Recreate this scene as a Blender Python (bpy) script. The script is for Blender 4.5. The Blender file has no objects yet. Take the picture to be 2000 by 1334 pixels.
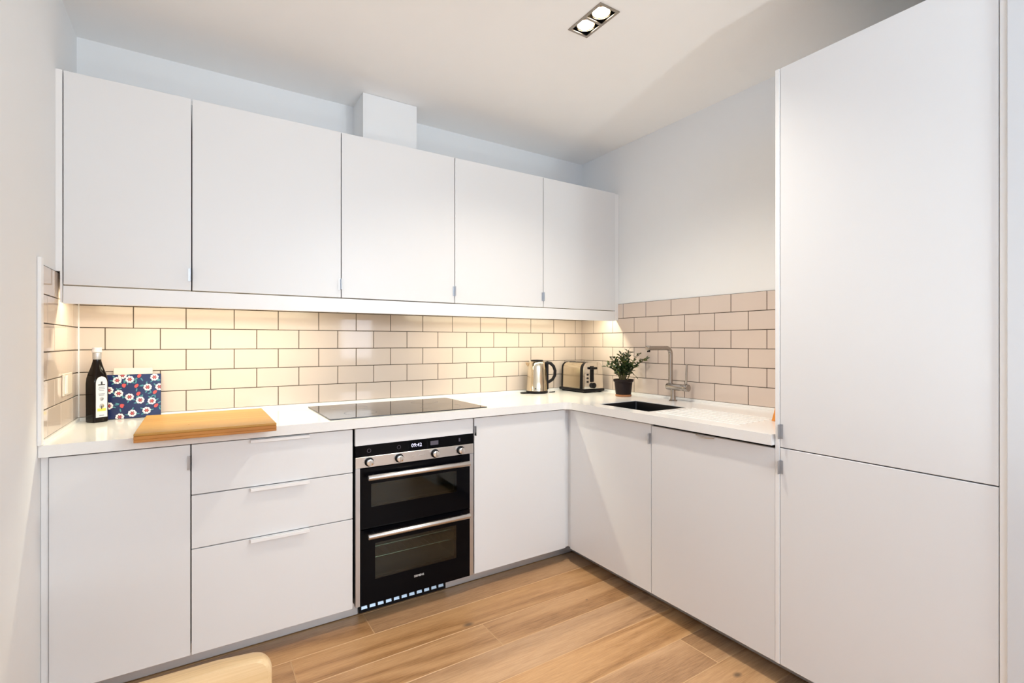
import bpy, bmesh, math, random
from mathutils import Vector, Matrix
random.seed(7)
C = bpy.context.scene.collection
sc = bpy.context.scene
PI = math.pi

# ------------------------------------------------------------------ measures
XL, XW, YW = -0.439, 2.430, 2.845          # left wall, right wall, back wall
YB, XB, YU = 2.239, 1.807, 2.456           # fronts: back run, right run, wall units
ZC = 2.602                                 # ceiling
ZT, ZTB = 0.930, 0.890                     # worktop top / underside
WY, WX = 2.215, 1.785                      # worktop front edges
ZD0, ZD1 = 0.085, 0.8825                    # base doors
ZU0, ZU1 = 1.487, 2.284                    # wall unit doors

# ------------------------------------------------------------------ materials
def srgb(r, g, b):
    f = lambda c: (c/255/12.92) if c/255 <= .04045 else ((c/255+.055)/1.055)**2.4
    return (f(r), f(g), f(b), 1)

def mat(name, col, rough=.5, metal=0, coat=0, noise=0, nscale=8, bump=0, bscale=60, emit=None, estr=0, ior=None, trans=0):
    m = bpy.data.materials.new(name); m.use_nodes = True
    nt = m.node_tree; b = nt.nodes['Principled BSDF']
    b.inputs['Base Color'].default_value = col
    b.inputs['Roughness'].default_value = rough
    b.inputs['Metallic'].default_value = metal
    b.inputs['Coat Weight'].default_value = coat
    if ior: b.inputs['IOR'].default_value = ior
    if trans: b.inputs['Transmission Weight'].default_value = trans
    if emit:
        b.inputs['Emission Color'].default_value = emit; b.inputs['Emission Strength'].default_value = estr
    tc = nt.nodes.new('ShaderNodeTexCoord')
    nz = nt.nodes.new('ShaderNodeTexNoise'); nz.inputs['Scale'].default_value = nscale
    nz.inputs['Detail'].default_value = 4
    nt.links.new(tc.outputs['Object'], nz.inputs['Vector'])
    cr = nt.nodes.new('ShaderNodeMix'); cr.data_type = 'RGBA'; cr.blend_type = 'MULTIPLY'
    cr.inputs['Factor'].default_value = 1
    k = max(noise, .01)
    mr = nt.nodes.new('ShaderNodeMapRange'); mr.inputs['To Min'].default_value = 1-k; mr.inputs['To Max'].default_value = 1
    nt.links.new(nz.outputs['Fac'], mr.inputs['Value'])
    cr.inputs['A'].default_value = col
    nt.links.new(mr.outputs['Result'], cr.inputs['B'])
    nt.links.new(cr.outputs['Result'], b.inputs['Base Color'])
    if bump:
        n2 = nt.nodes.new('ShaderNodeTexNoise'); n2.inputs['Scale'].default_value = bscale
        nt.links.new(tc.outputs['Object'], n2.inputs['Vector'])
        bp = nt.nodes.new('ShaderNodeBump'); bp.inputs['Strength'].default_value = bump; bp.inputs['Distance'].default_value = .002
        nt.links.new(n2.outputs['Fac'], bp.inputs['Height']); nt.links.new(bp.outputs['Normal'], b.inputs['Normal'])
    return m

def wood(name, c1, c2, c3, axis=0, scale=1.0, rough=.45, tone=False, cath=1.0):
    m = bpy.data.materials.new(name); m.use_nodes = True
    nt = m.node_tree; b = nt.nodes['Principled BSDF']; N = nt.nodes.new; L = nt.links.new
    tc = N('ShaderNodeTexCoord'); mp = N('ShaderNodeMapping')
    s = [14*scale]*3; s[axis] = 1.1*scale
    mp.inputs['Scale'].default_value = s
    L(tc.outputs['Object'], mp.inputs['Vector'])
    vec = mp.outputs['Vector']
    if tone:
        at = N('ShaderNodeAttribute'); at.attribute_name = 'tone'
        ad = N('ShaderNodeVectorMath'); ad.operation = 'MULTIPLY_ADD'
        ad.inputs[1].default_value = (37, 23, 11)
        L(at.outputs['Color'], ad.inputs[0]); L(vec, ad.inputs[2]); vec = ad.outputs['Vector']
    n1 = N('ShaderNodeTexNoise'); n1.inputs['Scale'].default_value = .30 if tone else .45; n1.inputs['Detail'].default_value = 2.5
    n1.inputs['Distortion'].default_value = .6
    L(vec, n1.inputs['Vector'])
    mul = N('ShaderNodeMath'); mul.operation = 'MULTIPLY'; mul.inputs[1].default_value = (30 if tone else 16)*cath
    L(n1.outputs['Fac'], mul.inputs[0])
    sn = N('ShaderNodeMath'); sn.operation = 'SINE'; L(mul.outputs[0], sn.inputs[0])
    m1 = N('ShaderNodeMapRange'); m1.inputs['From Min'].default_value = -1
    L(sn.outputs[0], m1.inputs['Value'])
    mp2 = N('ShaderNodeMapping'); s2 = [9.0]*3; s2[axis] = 5.5 if tone else 1.2; mp2.inputs['Scale'].default_value = s2
    L(vec, mp2.inputs['Vector'])
    n2 = N('ShaderNodeTexNoise'); n2.inputs['Scale'].default_value = 1.6; n2.inputs['Detail'].default_value = 6
    n2.inputs['Roughness'].default_value = .7
    L(mp2.outputs['Vector'], n2.inputs['Vector'])
    mx = N('ShaderNodeMath'); mx.operation = 'MULTIPLY_ADD'; mx.inputs[1].default_value = .30 if tone else .36
    L(m1.outputs[0], mx.inputs[0]); 
    mx2 = N('ShaderNodeMath'); mx2.operation = 'MULTIPLY'; mx2.inputs[1].default_value = .95 if tone else .75
    L(n2.outputs['Fac'], mx2.inputs[0]); L(mx2.outputs[0], mx.inputs[2])
    rp = N('ShaderNodeValToRGB'); e = rp.color_ramp.elements
    e[0].position = .30 if tone else .2; e[0].color = c3; e[1].position = .85; e[1].color = c1
    k = rp.color_ramp.elements.new(.56 if tone else .52); k.color = c2
    L(mx.outputs[0], rp.inputs['Fac'])
    out = rp.outputs['Color']
    if tone:
        hv = N('ShaderNodeHueSaturation')
        mr = N('ShaderNodeMapRange'); mr.inputs['To Min'].default_value = .94; mr.inputs['To Max'].default_value = 1.04
        sp = N('ShaderNodeSeparateColor'); L(at.outputs['Color'], sp.inputs[0]); L(sp.outputs[0], mr.inputs['Value'])
        L(mr.outputs[0], hv.inputs['Value']); L(out, hv.inputs['Color'])
        mr2 = N('ShaderNodeMapRange'); mr2.inputs['To Min'].default_value = .88; mr2.inputs['To Max'].default_value = 1.0
        L(sp.outputs[1], mr2.inputs['Value']); L(mr2.outputs[0], hv.inputs['Saturation'])
        out = hv.outputs['Color']
        for kx_, ky_, kr in ((1.738, 1.128, .016), (1.03, 1.985, .020), (1.62, 1.86, .006), (.62, 1.66, .012)):
            sub = N('ShaderNodeVectorMath'); sub.operation = 'SUBTRACT'; sub.inputs[1].default_value = (kx_, ky_, 0)
            L(tc.outputs['Object'], sub.inputs[0])
            sc_ = N('ShaderNodeVectorMath'); sc_.operation = 'MULTIPLY'; sc_.inputs[1].default_value = (.6, 1, 0); L(sub.outputs[0], sc_.inputs[0])
            ln = N('ShaderNodeVectorMath'); ln.operation = 'LENGTH'; L(sc_.outputs[0], ln.inputs[0])
            kn = N('ShaderNodeMapRange'); kn.inputs['From Min'].default_value = kr*.3; kn.inputs['From Max'].default_value = kr
            kn.inputs['To Min'].default_value = .75; kn.inputs['To Max'].default_value = 0
            L(ln.outputs['Value'], kn.inputs['Value'])
            mk_ = N('ShaderNodeMix'); mk_.data_type = 'RGBA'; L(kn.outputs[0], mk_.inputs['Factor']); L(out, mk_.inputs['A'])
            mk_.inputs['B'].default_value = srgb(92, 76, 62); out = mk_.outputs['Result']
    L(out, b.inputs['Base Color']); b.inputs['Roughness'].default_value = rough
    bp = N('ShaderNodeBump'); bp.inputs['Strength'].default_value = .15; bp.inputs['Distance'].default_value = .001
    L(mx.outputs[0], bp.inputs['Height']); L(bp.outputs['Normal'], b.inputs['Normal'])
    return m

M = {}
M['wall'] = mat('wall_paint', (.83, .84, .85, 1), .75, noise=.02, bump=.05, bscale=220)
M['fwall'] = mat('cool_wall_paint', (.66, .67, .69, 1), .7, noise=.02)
M['ceil'] = mat('ceiling_paint', (.93, .93, .93, 1), .85, noise=.02, bump=.04, bscale=200)
M['lac'] = mat('white_lacquer', (.775, .778, .785, 1), .34, noise=.01)
M['lacw'] = mat('white_foil', (.86, .86, .86, 1), .3, noise=.01)
M['carc'] = mat('carcass_gap_shade', (.10, .095, .09, 1), .6)  # carcass darkened: the shade of the door gaps is put into its colour
M['quartz'] = mat('white_quartz', (.86, .855, .84, 1), .14, noise=.05, nscale=160)
M['tile'] = mat('glazed_tile', (.66, .555, .485, 1), .06, noise=.05, nscale=3, bump=.03, bscale=14)
M['grout'] = mat('brown_grout', (.075, .055, .04, 1), .9, noise=.2, nscale=40)
M['steel'] = mat('brushed_steel', (.62, .60, .58, 1), .28, metal=1, noise=.06, nscale=60)
M['alu'] = mat('anodised_aluminium', (.55, .56, .58, 1), .36, metal=1, noise=.05, nscale=40)
M['louvre'] = mat('louvre_metal', (.30, .36, .42, 1), .4, metal=1)
M['plinthm'] = mat('plinth_foil', (.78, .80, .83, 1), .38, metal=.85, noise=.05)
M['chrome'] = mat('chrome', (.78, .76, .73, 1), .1, metal=1)
M['tapsteel'] = mat('tap_steel', (.42, .385, .35, 1), .2, metal=1, noise=.05)
M['kettle'] = mat('warm_polished_steel', (.72, .64, .50, 1), .16, metal=1, noise=.04)
M['basin'] = mat('dark_basin_steel', (.10, .10, .105, 1), .35, metal=1, noise=.1, nscale=30)
M['blackglass'] = mat('black_glass', (.003, .003, .004, 1), .04, ior=1.33)
M['hob'] = mat('black_ceramic_glass', (.012, .010, .009, 1), .025, ior=1.75)
M['black'] = mat('black_plastic', (.010, .009, .010, 1), .3)
M['dark'] = mat('dark_enamel', (.06, .068, .062, 1), .45)
M['wplastic'] = mat('white_plastic', (.85, .84, .82, 1), .25)
M['plast2'] = mat('plastic_cream', (.75, .68, .58, 1), .15)
M['navy'] = mat('navy_glaze', (.010, .018, .085, 1), .2, noise=.3, nscale=30)
M['pwhite'] = mat('print_white', (.86, .82, .78, 1), .3)
M['pred'] = mat('print_red', (.55, .07, .06, 1), .3)
M['pdred'] = mat('print_dark_red', (.22, .02, .03, 1), .3)
M['pteal'] = mat('print_teal', (.05, .22, .24, 1), .3)
M['bottle'] = mat('dark_bottle_glass', (.008, .005, .004, 1), .06)
M['label'] = mat('paper_label', (.62, .62, .66, 1), .6)
M['ink'] = mat('black_ink', (.02, .02, .025, 1), .6)
M['inkgrey'] = mat('grey_ink', (.28, .30, .36, 1), .6)
M['yellow'] = mat('yellow_ink', (.70, .55, .10, 1), .6)
M['capsule'] = mat('silver_capsule', (.55, .55, .58, 1), .35, metal=.6, noise=.3, nscale=90)
M['cap'] = mat('frosted_cap', (.62, .58, .62, 1), .3)
M['pot'] = mat('dark_pot_plastic', (.016, .010, .010, 1), .45)
M['terra'] = mat('terracotta', (.36, .15, .06, 1), .7, noise=.2)
M['soil'] = mat('soil', (.03, .02, .014, 1), .95, noise=.4, nscale=80)
M['leaf'] = mat('leaf_green', (.030, .065, .016, 1), .32, noise=.6, nscale=25)
M['leaf2'] = mat('leaf_olive', (.13, .16, .035, 1), .4, noise=.5, nscale=30)
M['stem'] = mat('plant_stem', (.10, .09, .03, 1), .6)
for k_ in ('blackglass', 'black', 'pot', 'bottle'):
    M[k_].node_tree.nodes['Principled BSDF'].inputs['Specular IOR Level'].default_value = .14
M['bulb'] = mat('lamp_bulb', (1, 1, 1, 1), .4, emit=(1, .90, .74, 1), estr=14)
M['led'] = mat('led_diffuser', (1, 1, 1, 1), .4, emit=(1, .74, .42, 1), estr=3)
M['digit'] = mat('clock_digits', (.1, .1, .1, 1), .4, emit=(.75, .72, 1, 1), estr=1.6)
M['seg'] = mat('faint_panel_print', (.10, .09, .12, 1), .3)
M['logo'] = mat('logo_silver', (.8, .8, .8, 1), .4)
M['reflector'] = mat('lamp_reflector', (.80, .66, .42, 1), .25, metal=1)
M['lampframe'] = mat('lamp_frame_nickel', (.42, .37, .32, 1), .35, metal=1)
M['glass'] = mat('window_glass', (1, 1, 1, 1), .0, trans=1, ior=1.45)
M['bamboo'] = wood('bamboo', srgb(204, 160, 84), srgb(190, 142, 64), srgb(166, 116, 46), axis=0, scale=2.2, rough=.4, cath=.5)
M['bamboo_side'] = wood('bamboo_side', srgb(196, 132, 56), srgb(170, 108, 44), srgb(140, 84, 32), axis=0, scale=3, rough=.5)
M['orange'] = wood('orange_wood', srgb(226, 150, 66), srgb(214, 134, 52), srgb(190, 110, 38), axis=2, scale=2, rough=.4)
M['chair'] = wood('pale_chair_wood', srgb(226, 194, 150), srgb(212, 176, 128), srgb(176, 146, 112), axis=0, scale=1.5, rough=.45)
M['oakedge'] = mat('oak_bevel', srgb(212, 170, 124), .4, noise=.1)
M['oak'] = wood('oak_floor', srgb(206, 158, 108), srgb(184, 136, 87), srgb(142, 98, 56), axis=0, scale=1.15, rough=.42, tone=True)

# oven door window: tinted glass one can just see through
def tinted():
    m = bpy.data.materials.new('tinted_oven_glass'); m.use_nodes = True
    nt = m.node_tree; nt.nodes.remove(nt.nodes['Principled BSDF'])
    out = nt.nodes['Material Output']
    fr = nt.nodes.new('ShaderNodeFresnel'); fr.inputs['IOR'].default_value = 1.5
    tr = nt.nodes.new('ShaderNodeBsdfTransparent'); tr.inputs['Color'].default_value = (.52, .58, .53, 1)
    gl = nt.nodes.new('ShaderNodeBsdfGlossy'); gl.inputs['Roughness'].default_value = .04
    mx = nt.nodes.new('ShaderNodeMixShader')
    nt.links.new(fr.outputs[0], mx.inputs[0]); nt.links.new(tr.outputs[0], mx.inputs[1]); nt.links.new(gl.outputs[0], mx.inputs[2])
    nt.links.new(mx.outputs[0], out.inputs['Surface'])
    return m
M['ovenglass'] = tinted()

# ------------------------------------------------------------------ mesh builder
class MB:
    def __init__(s): s.v = []; s.f = []; s.m = []; s.mats = []; s.tone = []; s.ct = (0, 0, 0)
    def mi(s, m):
        if m not in s.mats: s.mats.append(m)
        return s.mats.index(m)
    def add(s, vs, fs, m, tf=None):
        o = len(s.v); k = s.mi(m)
        for p in vs:
            p = Vector(p)
            if tf is not None: p = tf @ p
            s.v.append(p)
        for f in fs:
            s.f.append([o+i for i in f]); s.m.append(k); s.tone.append(s.ct)
    def box(s, x0, x1, y0, y1, z0, z1, m, bev=0, tf=None, seg=1):
        if x0 > x1: x0, x1 = x1, x0
        if y0 > y1: y0, y1 = y1, y0
        if z0 > z1: z0, z1 = z1, z0
        bm = bmesh.new(); bmesh.ops.create_cube(bm, size=1)
        for v in bm.verts:
            v.co = Vector((x0+(v.co.x+.5)*(x1-x0), y0+(v.co.y+.5)*(y1-y0), z0+(v.co.z+.5)*(z1-z0)))
        if bev: bmesh.ops.bevel(bm, geom=bm.edges[:], offset=bev, segments=seg, profile=.5, affect='EDGES')
        bm.verts.index_update()
        s.add([v.co.copy() for v in bm.verts], [[v.index for v in f.verts] for f in bm.faces], m, tf); bm.free()
        return s
    def rings(s, rs, m, cap0=True, cap1=True, tf=None):
        n = len(rs[0]); vs = [p for r in rs for p in r]; fs = []
        for i in range(len(rs)-1):
            for j in range(n):
                a = i*n+j; b = i*n+(j+1) % n
                fs.append([a, b, b+n, a+n])
        if cap0: fs.append(list(range(n))[::-1])
        if cap1: fs.append([(len(rs)-1)*n+j for j in range(n)])
        s.add(vs, fs, m, tf); return s
    def lathe(s, cx, cy, prof, m, n=32, cap0=True, cap1=True, tf=None):
        return s.rings([[Vector((cx+r*math.cos(2*PI*j/n), cy+r*math.sin(2*PI*j/n), z)) for j in range(n)] for r, z in prof], m, cap0, cap1, tf)
    def tube(s, pts, r, m, n=12, tf=None):
        pts = [Vector(p) for p in pts]; rs = []
        rr = r if isinstance(r, (list, tuple)) else [r]*len(pts)
        up = None
        for i, p in enumerate(pts):
            d = (pts[min(i+1, len(pts)-1)]-pts[max(i-1, 0)]).normalized()
            if up is None: up = Vector((0, 0, 1)) if abs(d.z) < .9 else Vector((1, 0, 0))
            a = d.cross(up).normalized(); b = a.cross(d).normalized(); up = b
            rs.append([p+a*rr[i]*math.cos(2*PI*j/n)+b*rr[i]*math.sin(2*PI*j/n) for j in range(n)])
        return s.rings(rs, m, tf=tf)
    def cyl(s, p0, p1, r, m, n=24, bev=0):
        p0 = Vector(p0); p1 = Vector(p1); d = (p1-p0).normalized()
        if bev: return s.tube([p0, p0+d*bev*.3, p0+d*bev, p1-d*bev, p1-d*bev*.3, p1], [r-bev, r-bev*.3, r, r, r-bev*.3, r-bev], m, n)
        return s.tube([p0, p1], r, m, n)
    def prism(s, poly, axis, lo, hi, m, tf=None):
        def P(a, b, t): return {0: (t, a, b), 1: (a, t, b), 2: (a, b, t)}[axis]
        n = len(poly)
        vs = [P(a, b, lo) for a, b in poly]+[P(a, b, hi) for a, b in poly]
        fs = [[i, (i+1) % n, n+(i+1) % n, n+i] for i in range(n)]+[list(range(n))[::-1], [n+i for i in range(n)]]
        s.add(vs, fs, m, tf); return s
    def slab(s, us, vs, solid, lo, hi, axis, m):
        """plate with openings: cells of the grid us x vs for which solid(i,j)"""
        def P(a, b, t): return {0: (t, a, b), 1: (a, t, b), 2: (a, b, t)}[axis]
        nu, nv = len(us)-1, len(vs)-1
        S = lambda i, j: 0 <= i < nu and 0 <= j < nv and solid(i, j)
        for i in range(nu):
            for j in range(nv):
                if not S(i, j): continue
                a, b, c, d = us[i], us[i+1], vs[j], vs[j+1]
                s.add([P(a, c, lo), P(b, c, lo), P(b, d, lo), P(a, d, lo)], [[0, 3, 2, 1]], m)
                s.add([P(a, c, hi), P(b, c, hi), P(b, d, hi), P(a, d, hi)], [[0, 1, 2, 3]], m)
                if not S(i-1, j): s.add([P(a, c, lo), P(a, d, lo), P(a, d, hi), P(a, c, hi)], [[0, 3, 2, 1]], m)
                if not S(i+1, j): s.add([P(b, c, lo), P(b, d, lo), P(b, d, hi), P(b, c, hi)], [[0, 1, 2, 3]], m)
                if not S(i, j-1): s.add([P(a, c, lo), P(b, c, lo), P(b, c, hi), P(a, c, hi)], [[0, 1, 2, 3]], m)
                if not S(i, j+1): s.add([P(a, d, lo), P(b, d, lo), P(b, d, hi), P(a, d, hi)], [[0, 3, 2, 1]], m)
        return s
    def build(s, name, parent=None, origin=None, weld=True):
        me = bpy.data.meshes.new(name)
        base = Vector((0, 0, 0))
        if parent is not None: base = world_loc(parent)
        elif origin is not None: base = Vector(origin)
        me.from_pydata([tuple(p-base) for p in s.v], [], s.f)
        for m in s.mats: me.materials.append(m)
        me.polygons.foreach_set('material_index', s.m)
        if any(t != (0, 0, 0) for t in s.tone):
            ca = me.color_attributes.new('tone', 'FLOAT_COLOR', 'CORNER')
            for p, t in zip(me.polygons, s.tone):
                for li in p.loop_indices: ca.data[li].color = (*t, 1)
        bm = bmesh.new(); bm.from_mesh(me)
        if weld: bmesh.ops.remove_doubles(bm, verts=bm.verts, dist=1e-6)
        bmesh.ops.recalc_face_normals(bm, faces=bm.faces)
        bm.to_mesh(me); bm.free()
        me.polygons.foreach_set('use_smooth', [True]*len(me.polygons))
        me.set_sharp_from_angle(angle=math.radians(32))
        me.update()
        o = bpy.data.objects.new(name, me); C.objects.link(o)
        if parent is not None: o.parent = parent
        else: o.location = base
        return o

def world_loc(o):
    v = Vector(o.location)
    while o.parent is not None:
        o = o.parent; v += Vector(o.location)
    return v

def thing(name, label, cat, loc, group=None):
    o = bpy.data.objects.new(name, None); C.objects.link(o)
    o.location = loc; o.empty_display_size = .05
    return tag(o, label, cat, group)
def tag(o, label, cat, group=None):
    o['label'] = label; o['category'] = cat
    if group: o['group'] = group
    return o
def struct(o): o['kind'] = 'structure'; return o

def text_bm(mb, txt, size, m, tf, extr=.0004, ax='CENTER'):
    cu = bpy.data.curves.new('t', 'FONT'); cu.body = txt; cu.size = size; cu.extrude = extr
    cu.align_x = ax; cu.align_y = 'CENTER'; cu.resolution_u = 3
    ob = bpy.data.objects.new('t', cu); C.objects.link(ob)
    dg = bpy.context.evaluated_depsgraph_get(); dg.update()
    me = bpy.data.meshes.new_from_object(ob.evaluated_get(dg))
    mb.add([v.co.copy() for v in me.vertices], [list(p.vertices) for p in me.polygons], m, tf)
    bpy.data.objects.remove(ob); bpy.data.curves.remove(cu); bpy.data.meshes.remove(me)
def face_my(x, y, z): return Matrix.Translation((x, y, z)) @ Matrix.Rotation(PI/2, 4, 'X')   # text facing -Y

# ------------------------------------------------------------------ room shell
X2, Y2 = 4.3, -4.6                     # rest of the room, behind the camera
YR = -0.35                             # where the tall-unit wall stops
def cells(us, vs, hole):
    return lambda i, j: not hole((us[i]+us[i+1])/2, (vs[j]+vs[j+1])/2)
# floor of oak planks
f = MB(); P = .1865; y = 2.143
rows = []
yy = y
while yy < YW+.05: yy += P
k = 0
joints = {0: [.316, 2.33], -1: [1.085, -.95], 1: [1.6], 2: [1.736], -2: [-.2, 2.1]}
row = int(round((yy-y)/P))
while yy-P > Y2-.1:
    r = -(row-1)      # row 0 spans y .. y-P
    lo, hi = yy-P, yy
    rid = int(round((y-hi)/P))        # rid 0 : 2.143..1.957
    known = {0: [.316, 2.33], 1: [1.083], 2: [-.30, 1.90], 3: [.75], 4: [1.74]}
    xs = known.get(rid)
    if xs is None: xs = [XL + random.uniform(.2, 1.9)]
    a = min(xs)
    while a > XL: a -= 1.9
    while True:
        b = min([x for x in xs if x > a+.01] or [a+1.9])
        xa, xb = max(a, XL-.05), min(b, X2+.05)
        if xb > xa+.01:
            f.ct = (random.random()*.98+.01, random.random(), random.random())
            e = .0022
            f.add([(xa+e, lo+e, 0), (xb-e, lo+e, 0), (xb-e, hi-e, 0), (xa+e, hi-e, 0),
                   (xa, lo, -.0012), (xb, lo, -.0012), (xb, hi, -.0012), (xa, hi, -.0012)],
                  [[0, 1, 2, 3]], M['oak'])
            f.add(f.v[-8:], [[4, 5, 1, 0], [5, 6, 2, 1], [6, 7, 3, 2], [7, 4, 0, 3]], M['oakedge'])
        a = b
        if a > X2: break
    yy -= P
f.ct = (.5, .5, .5)
f.box(XL-.1, X2+.1, Y2-.1, YW+.1, -.08, -.002, M['oak'])
struct(f.build('floor', weld=False))

# ceiling with the cut-out for the twin downlight
LX0, LX1, LY0, LY1 = 1.332, 1.428, 1.447, 1.640
us = [XL-.1, LX0, LX1, X2+.1]; vs = [Y2-.1, LY0, LY1, YW+.1]
struct(MB().slab(us, vs, lambda i, j: not (i == 1 and j == 1), ZC, ZC+.1, 2, M['ceil']).build('ceiling'))
struct(MB().box(XL-.1, XW+.1, YW, YW+.1, 0, ZC, M['wall']).build('wall_back'))
struct(MB().box(XW, XW+.1, YR+.1, YW, 0, ZC, M['wall']).build('wall_right'))
# left wall with an opening for an added window, out of view
us = [Y2, -4.3, -.9, YW]; vs = [0, 1.75, 2.45, ZC]
struct(MB().slab(us, vs, lambda i, j: not (i == 1 and j == 1), XL-.1, XL, 0, M['wall']).build('wall_left'))
us = [XL-.1, 0, 2.45, 3.15, 4.0, X2]; vs = [0, .95, 1.90, 2.0, 2.5, ZC]  # the wide upper opening is for the added high window
struct(MB().slab(us, vs, lambda i, j: not ((i == 2 and j == 1) or (i in (1, 2, 3) and j == 3)), Y2-.1, Y2, 1, M['wall']).build('wall_rear'))
struct(MB().box(X2, X2+.1, Y2-.1, YR+.1, 0, ZC, M['wall']).build('wall_far_right'))
struct(MB().box(XW+.1, X2, YR, YR+.1, 0, ZC, M['wall']).build('wall_return'))
# wall beside the tall unit, flush with its front
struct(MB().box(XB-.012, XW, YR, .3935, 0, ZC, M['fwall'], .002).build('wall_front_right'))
def window(nm, axis, at, a0, a1, z0, z1):
    w = MB()
    fr = .05
    sol = lambda us, vs: (lambda i, j: i % 2 == 0 or j % 2 == 0)
    mid = (a0+a1)/2
    us = [a0, a0+fr, mid-fr/2, mid+fr/2, a1-fr, a1]; vs = [z0, z0+fr, z1-fr, z1]
    w.slab(us, vs, lambda i, j: i % 2 == 0 or j % 2 == 0, at-.06, at-.01, axis, M['lacw'])
    o = struct(w.build(nm))
    g = MB()
    if axis == 0: g.box(at-.04, at-.034, a0+fr, a1-fr, z0+fr, z1-fr, M['glass'])
    else: g.box(a0+fr, a1-fr, at-.04, at-.034, z0+fr, z1-fr, M['glass'])
    g.build('pane', o)
window('added_window_1', 0, XL, -4.3, -.9, 1.75, 2.45)  # added high window, unseen, gives the side fill a place to enter
window('window_2', 1, Y2, 2.45, 3.15, .95, 1.90)
window('added_window_3', 1, Y2, 0, 4.0, 2.0, 2.5)  # added high window, unseen, placed above what the tiles reflect

# ------------------------------------------------------------------ tiled splashbacks
TW, TH, ZTOP = .2004, .0983, 1.5327
def tiles(a0, a1, z0, z1, a_ref, plane, axis, sgn, name, label, holes=(), parent_trim=None):
    """plane: wall coordinate, sgn: direction to the room"""
    loc = (plane, (a0+a1)/2, z0) if axis == 0 else ((a0+a1)/2, plane, z0)
    t = thing(name, label, 'wall tiles', loc)
    def P(a, z, d): return (plane+sgn*d, a, z) if axis == 0 else (a, plane+sgn*d, z)
    tl = MB(); g = .0016; ch = .0012
    n = 0
    while True:
        zt = ZTOP-n*TH; zb = zt-TH
        if zt <= z0+.004: break
        off = .5 if n % 2 == 0 else 0      # rows under the top line
        k0 = math.floor((a0-a_ref)/TW)-1
        for k in range(k0, k0+40):
            xa = a_ref+(k+off)*TW; xb = xa+TW
            A, B = max(xa+g, a0), min(xb-g, a1)
            Zb, Zt = max(zb+g, z0), min(zt-g, z1)
            if B-A < .006 or Zt-Zb < .006: continue
            tl.add([P(A, Zb, .0045), P(B, Zb, .0045), P(B, Zt, .0045), P(A, Zt, .0045),
                    P(A+ch, Zb+ch, .006), P(B-ch, Zb+ch, .006), P(B-ch, Zt-ch, .006), P(A+ch, Zt-ch, .006)],
                   [[4, 5, 6, 7], [0, 1, 5, 4], [1, 2, 6, 5], [2, 3, 7, 6], [3, 0, 4, 7]], M['tile'])
        n += 1
    # note: tile faces stand on the grout bed below
    tl.build('glazed_tiles', t, weld=False)
    gr = MB()
    if axis == 0: gr.box(plane+sgn*.0005, plane+sgn*.0046, a0, a1, z0, z1, M['grout'])
    else: gr.box(a0, a1, plane+sgn*.0005, plane+sgn*.0046, z0, z1, M['grout'])
    gr.build('grout', t)
    return t
# back wall: verticals of the first full row under the wall units at -.2422 + k*TW
tiles(XL+.007, XW-.007, ZT+.0142, ZU0-.012, -.2422, YW, 1, -1, 'tiled_splashback', 'long cream metro tile splashback on the back wall, lit from above by the strip light')
tiles(1.014, YW-.001, ZT+.0142, ZTOP, 2.313, XW, 0, -1, 'tiled_splashback', 'cream metro tile splashback behind the sink and tap on the right wall')
tL = tiles(2.235, YW-.001, ZT+.0142, ZTOP+.0, 2.313, XL, 0, 1, 'tiled_splashback', 'narrow return of cream metro tiles on the left wall by the bottle')
MB().box(XL+.0061, XL+.0105, YW-.0105, YW-.0061, ZT+.0145, 1.470, M['lacw']).build('corner_sealant', tL)
MB().box(XL+.0005, XL+.011, 2.205, 2.235, ZT+.001, 1.552, M['lacw'], .001).build('edge_trim', tL)

# ------------------------------------------------------------------ worktop
SX0, SX1, SY0, SY1 = 1.872, 2.165, 1.690, 2.050
w = MB()
us = [XL+.001, WX, SX0, SX1, XW-.001]; vs = [1.0215, SY0, SY1, WY, YW-.001]
def sol(i, j):
    x = (us[i]+us[i+1])/2; yv = (vs[j]+vs[j+1])/2
    if SX0 < x < SX1 and SY0 < yv < SY1: return False
    return yv > WY or x > WX
w.slab(us, vs, sol, ZTB, ZT, 2, M['quartz'])
R = .04; arc = [(WX-R+R*math.sin(a), WY-R+R*math.cos(a)) for a in [i*PI/2/8 for i in range(9)]]
arc = [(WX-R+R*math.sin(a*PI/16), WY-R+R*math.cos(a*PI/16)) for a in range(9)]
w.prism([(WX+.0005, WY+.0005)]+[(x, yv) for x, yv in arc][::-1], 2, ZTB, ZT, M['quartz'])
wt = w.build('worktop')
tag(wt, 'white quartz L-shaped worktop running under the tiles and round the corner', 'worktop')
up = MB()
up.box(XL+.0015, XW-.0015, YW-.020, YW-.0015, ZT-.0005, ZT+.0135, M['quartz'], .001)
up.box(XW-.020, XW-.0015, 1.0225, YW-.0205, ZT-.0005, ZT+.0135, M['quartz'], .001)
up.box(XL+.0015, XL+.014, 2.236, YW-.0205, ZT-.0005, ZT+.0135, M['quartz'], .001)
up.build('upstand', wt)
# draining ribs to the right of the sink
rb = MB()
for i in range(7):
    xx = 1.885+i*.045
    rb.box(xx, xx+.014, 1.215, 1.655, ZT-.0005, ZT+.0022, M['quartz'], .001)
rb.build('drainer_ribs', wt)

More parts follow.
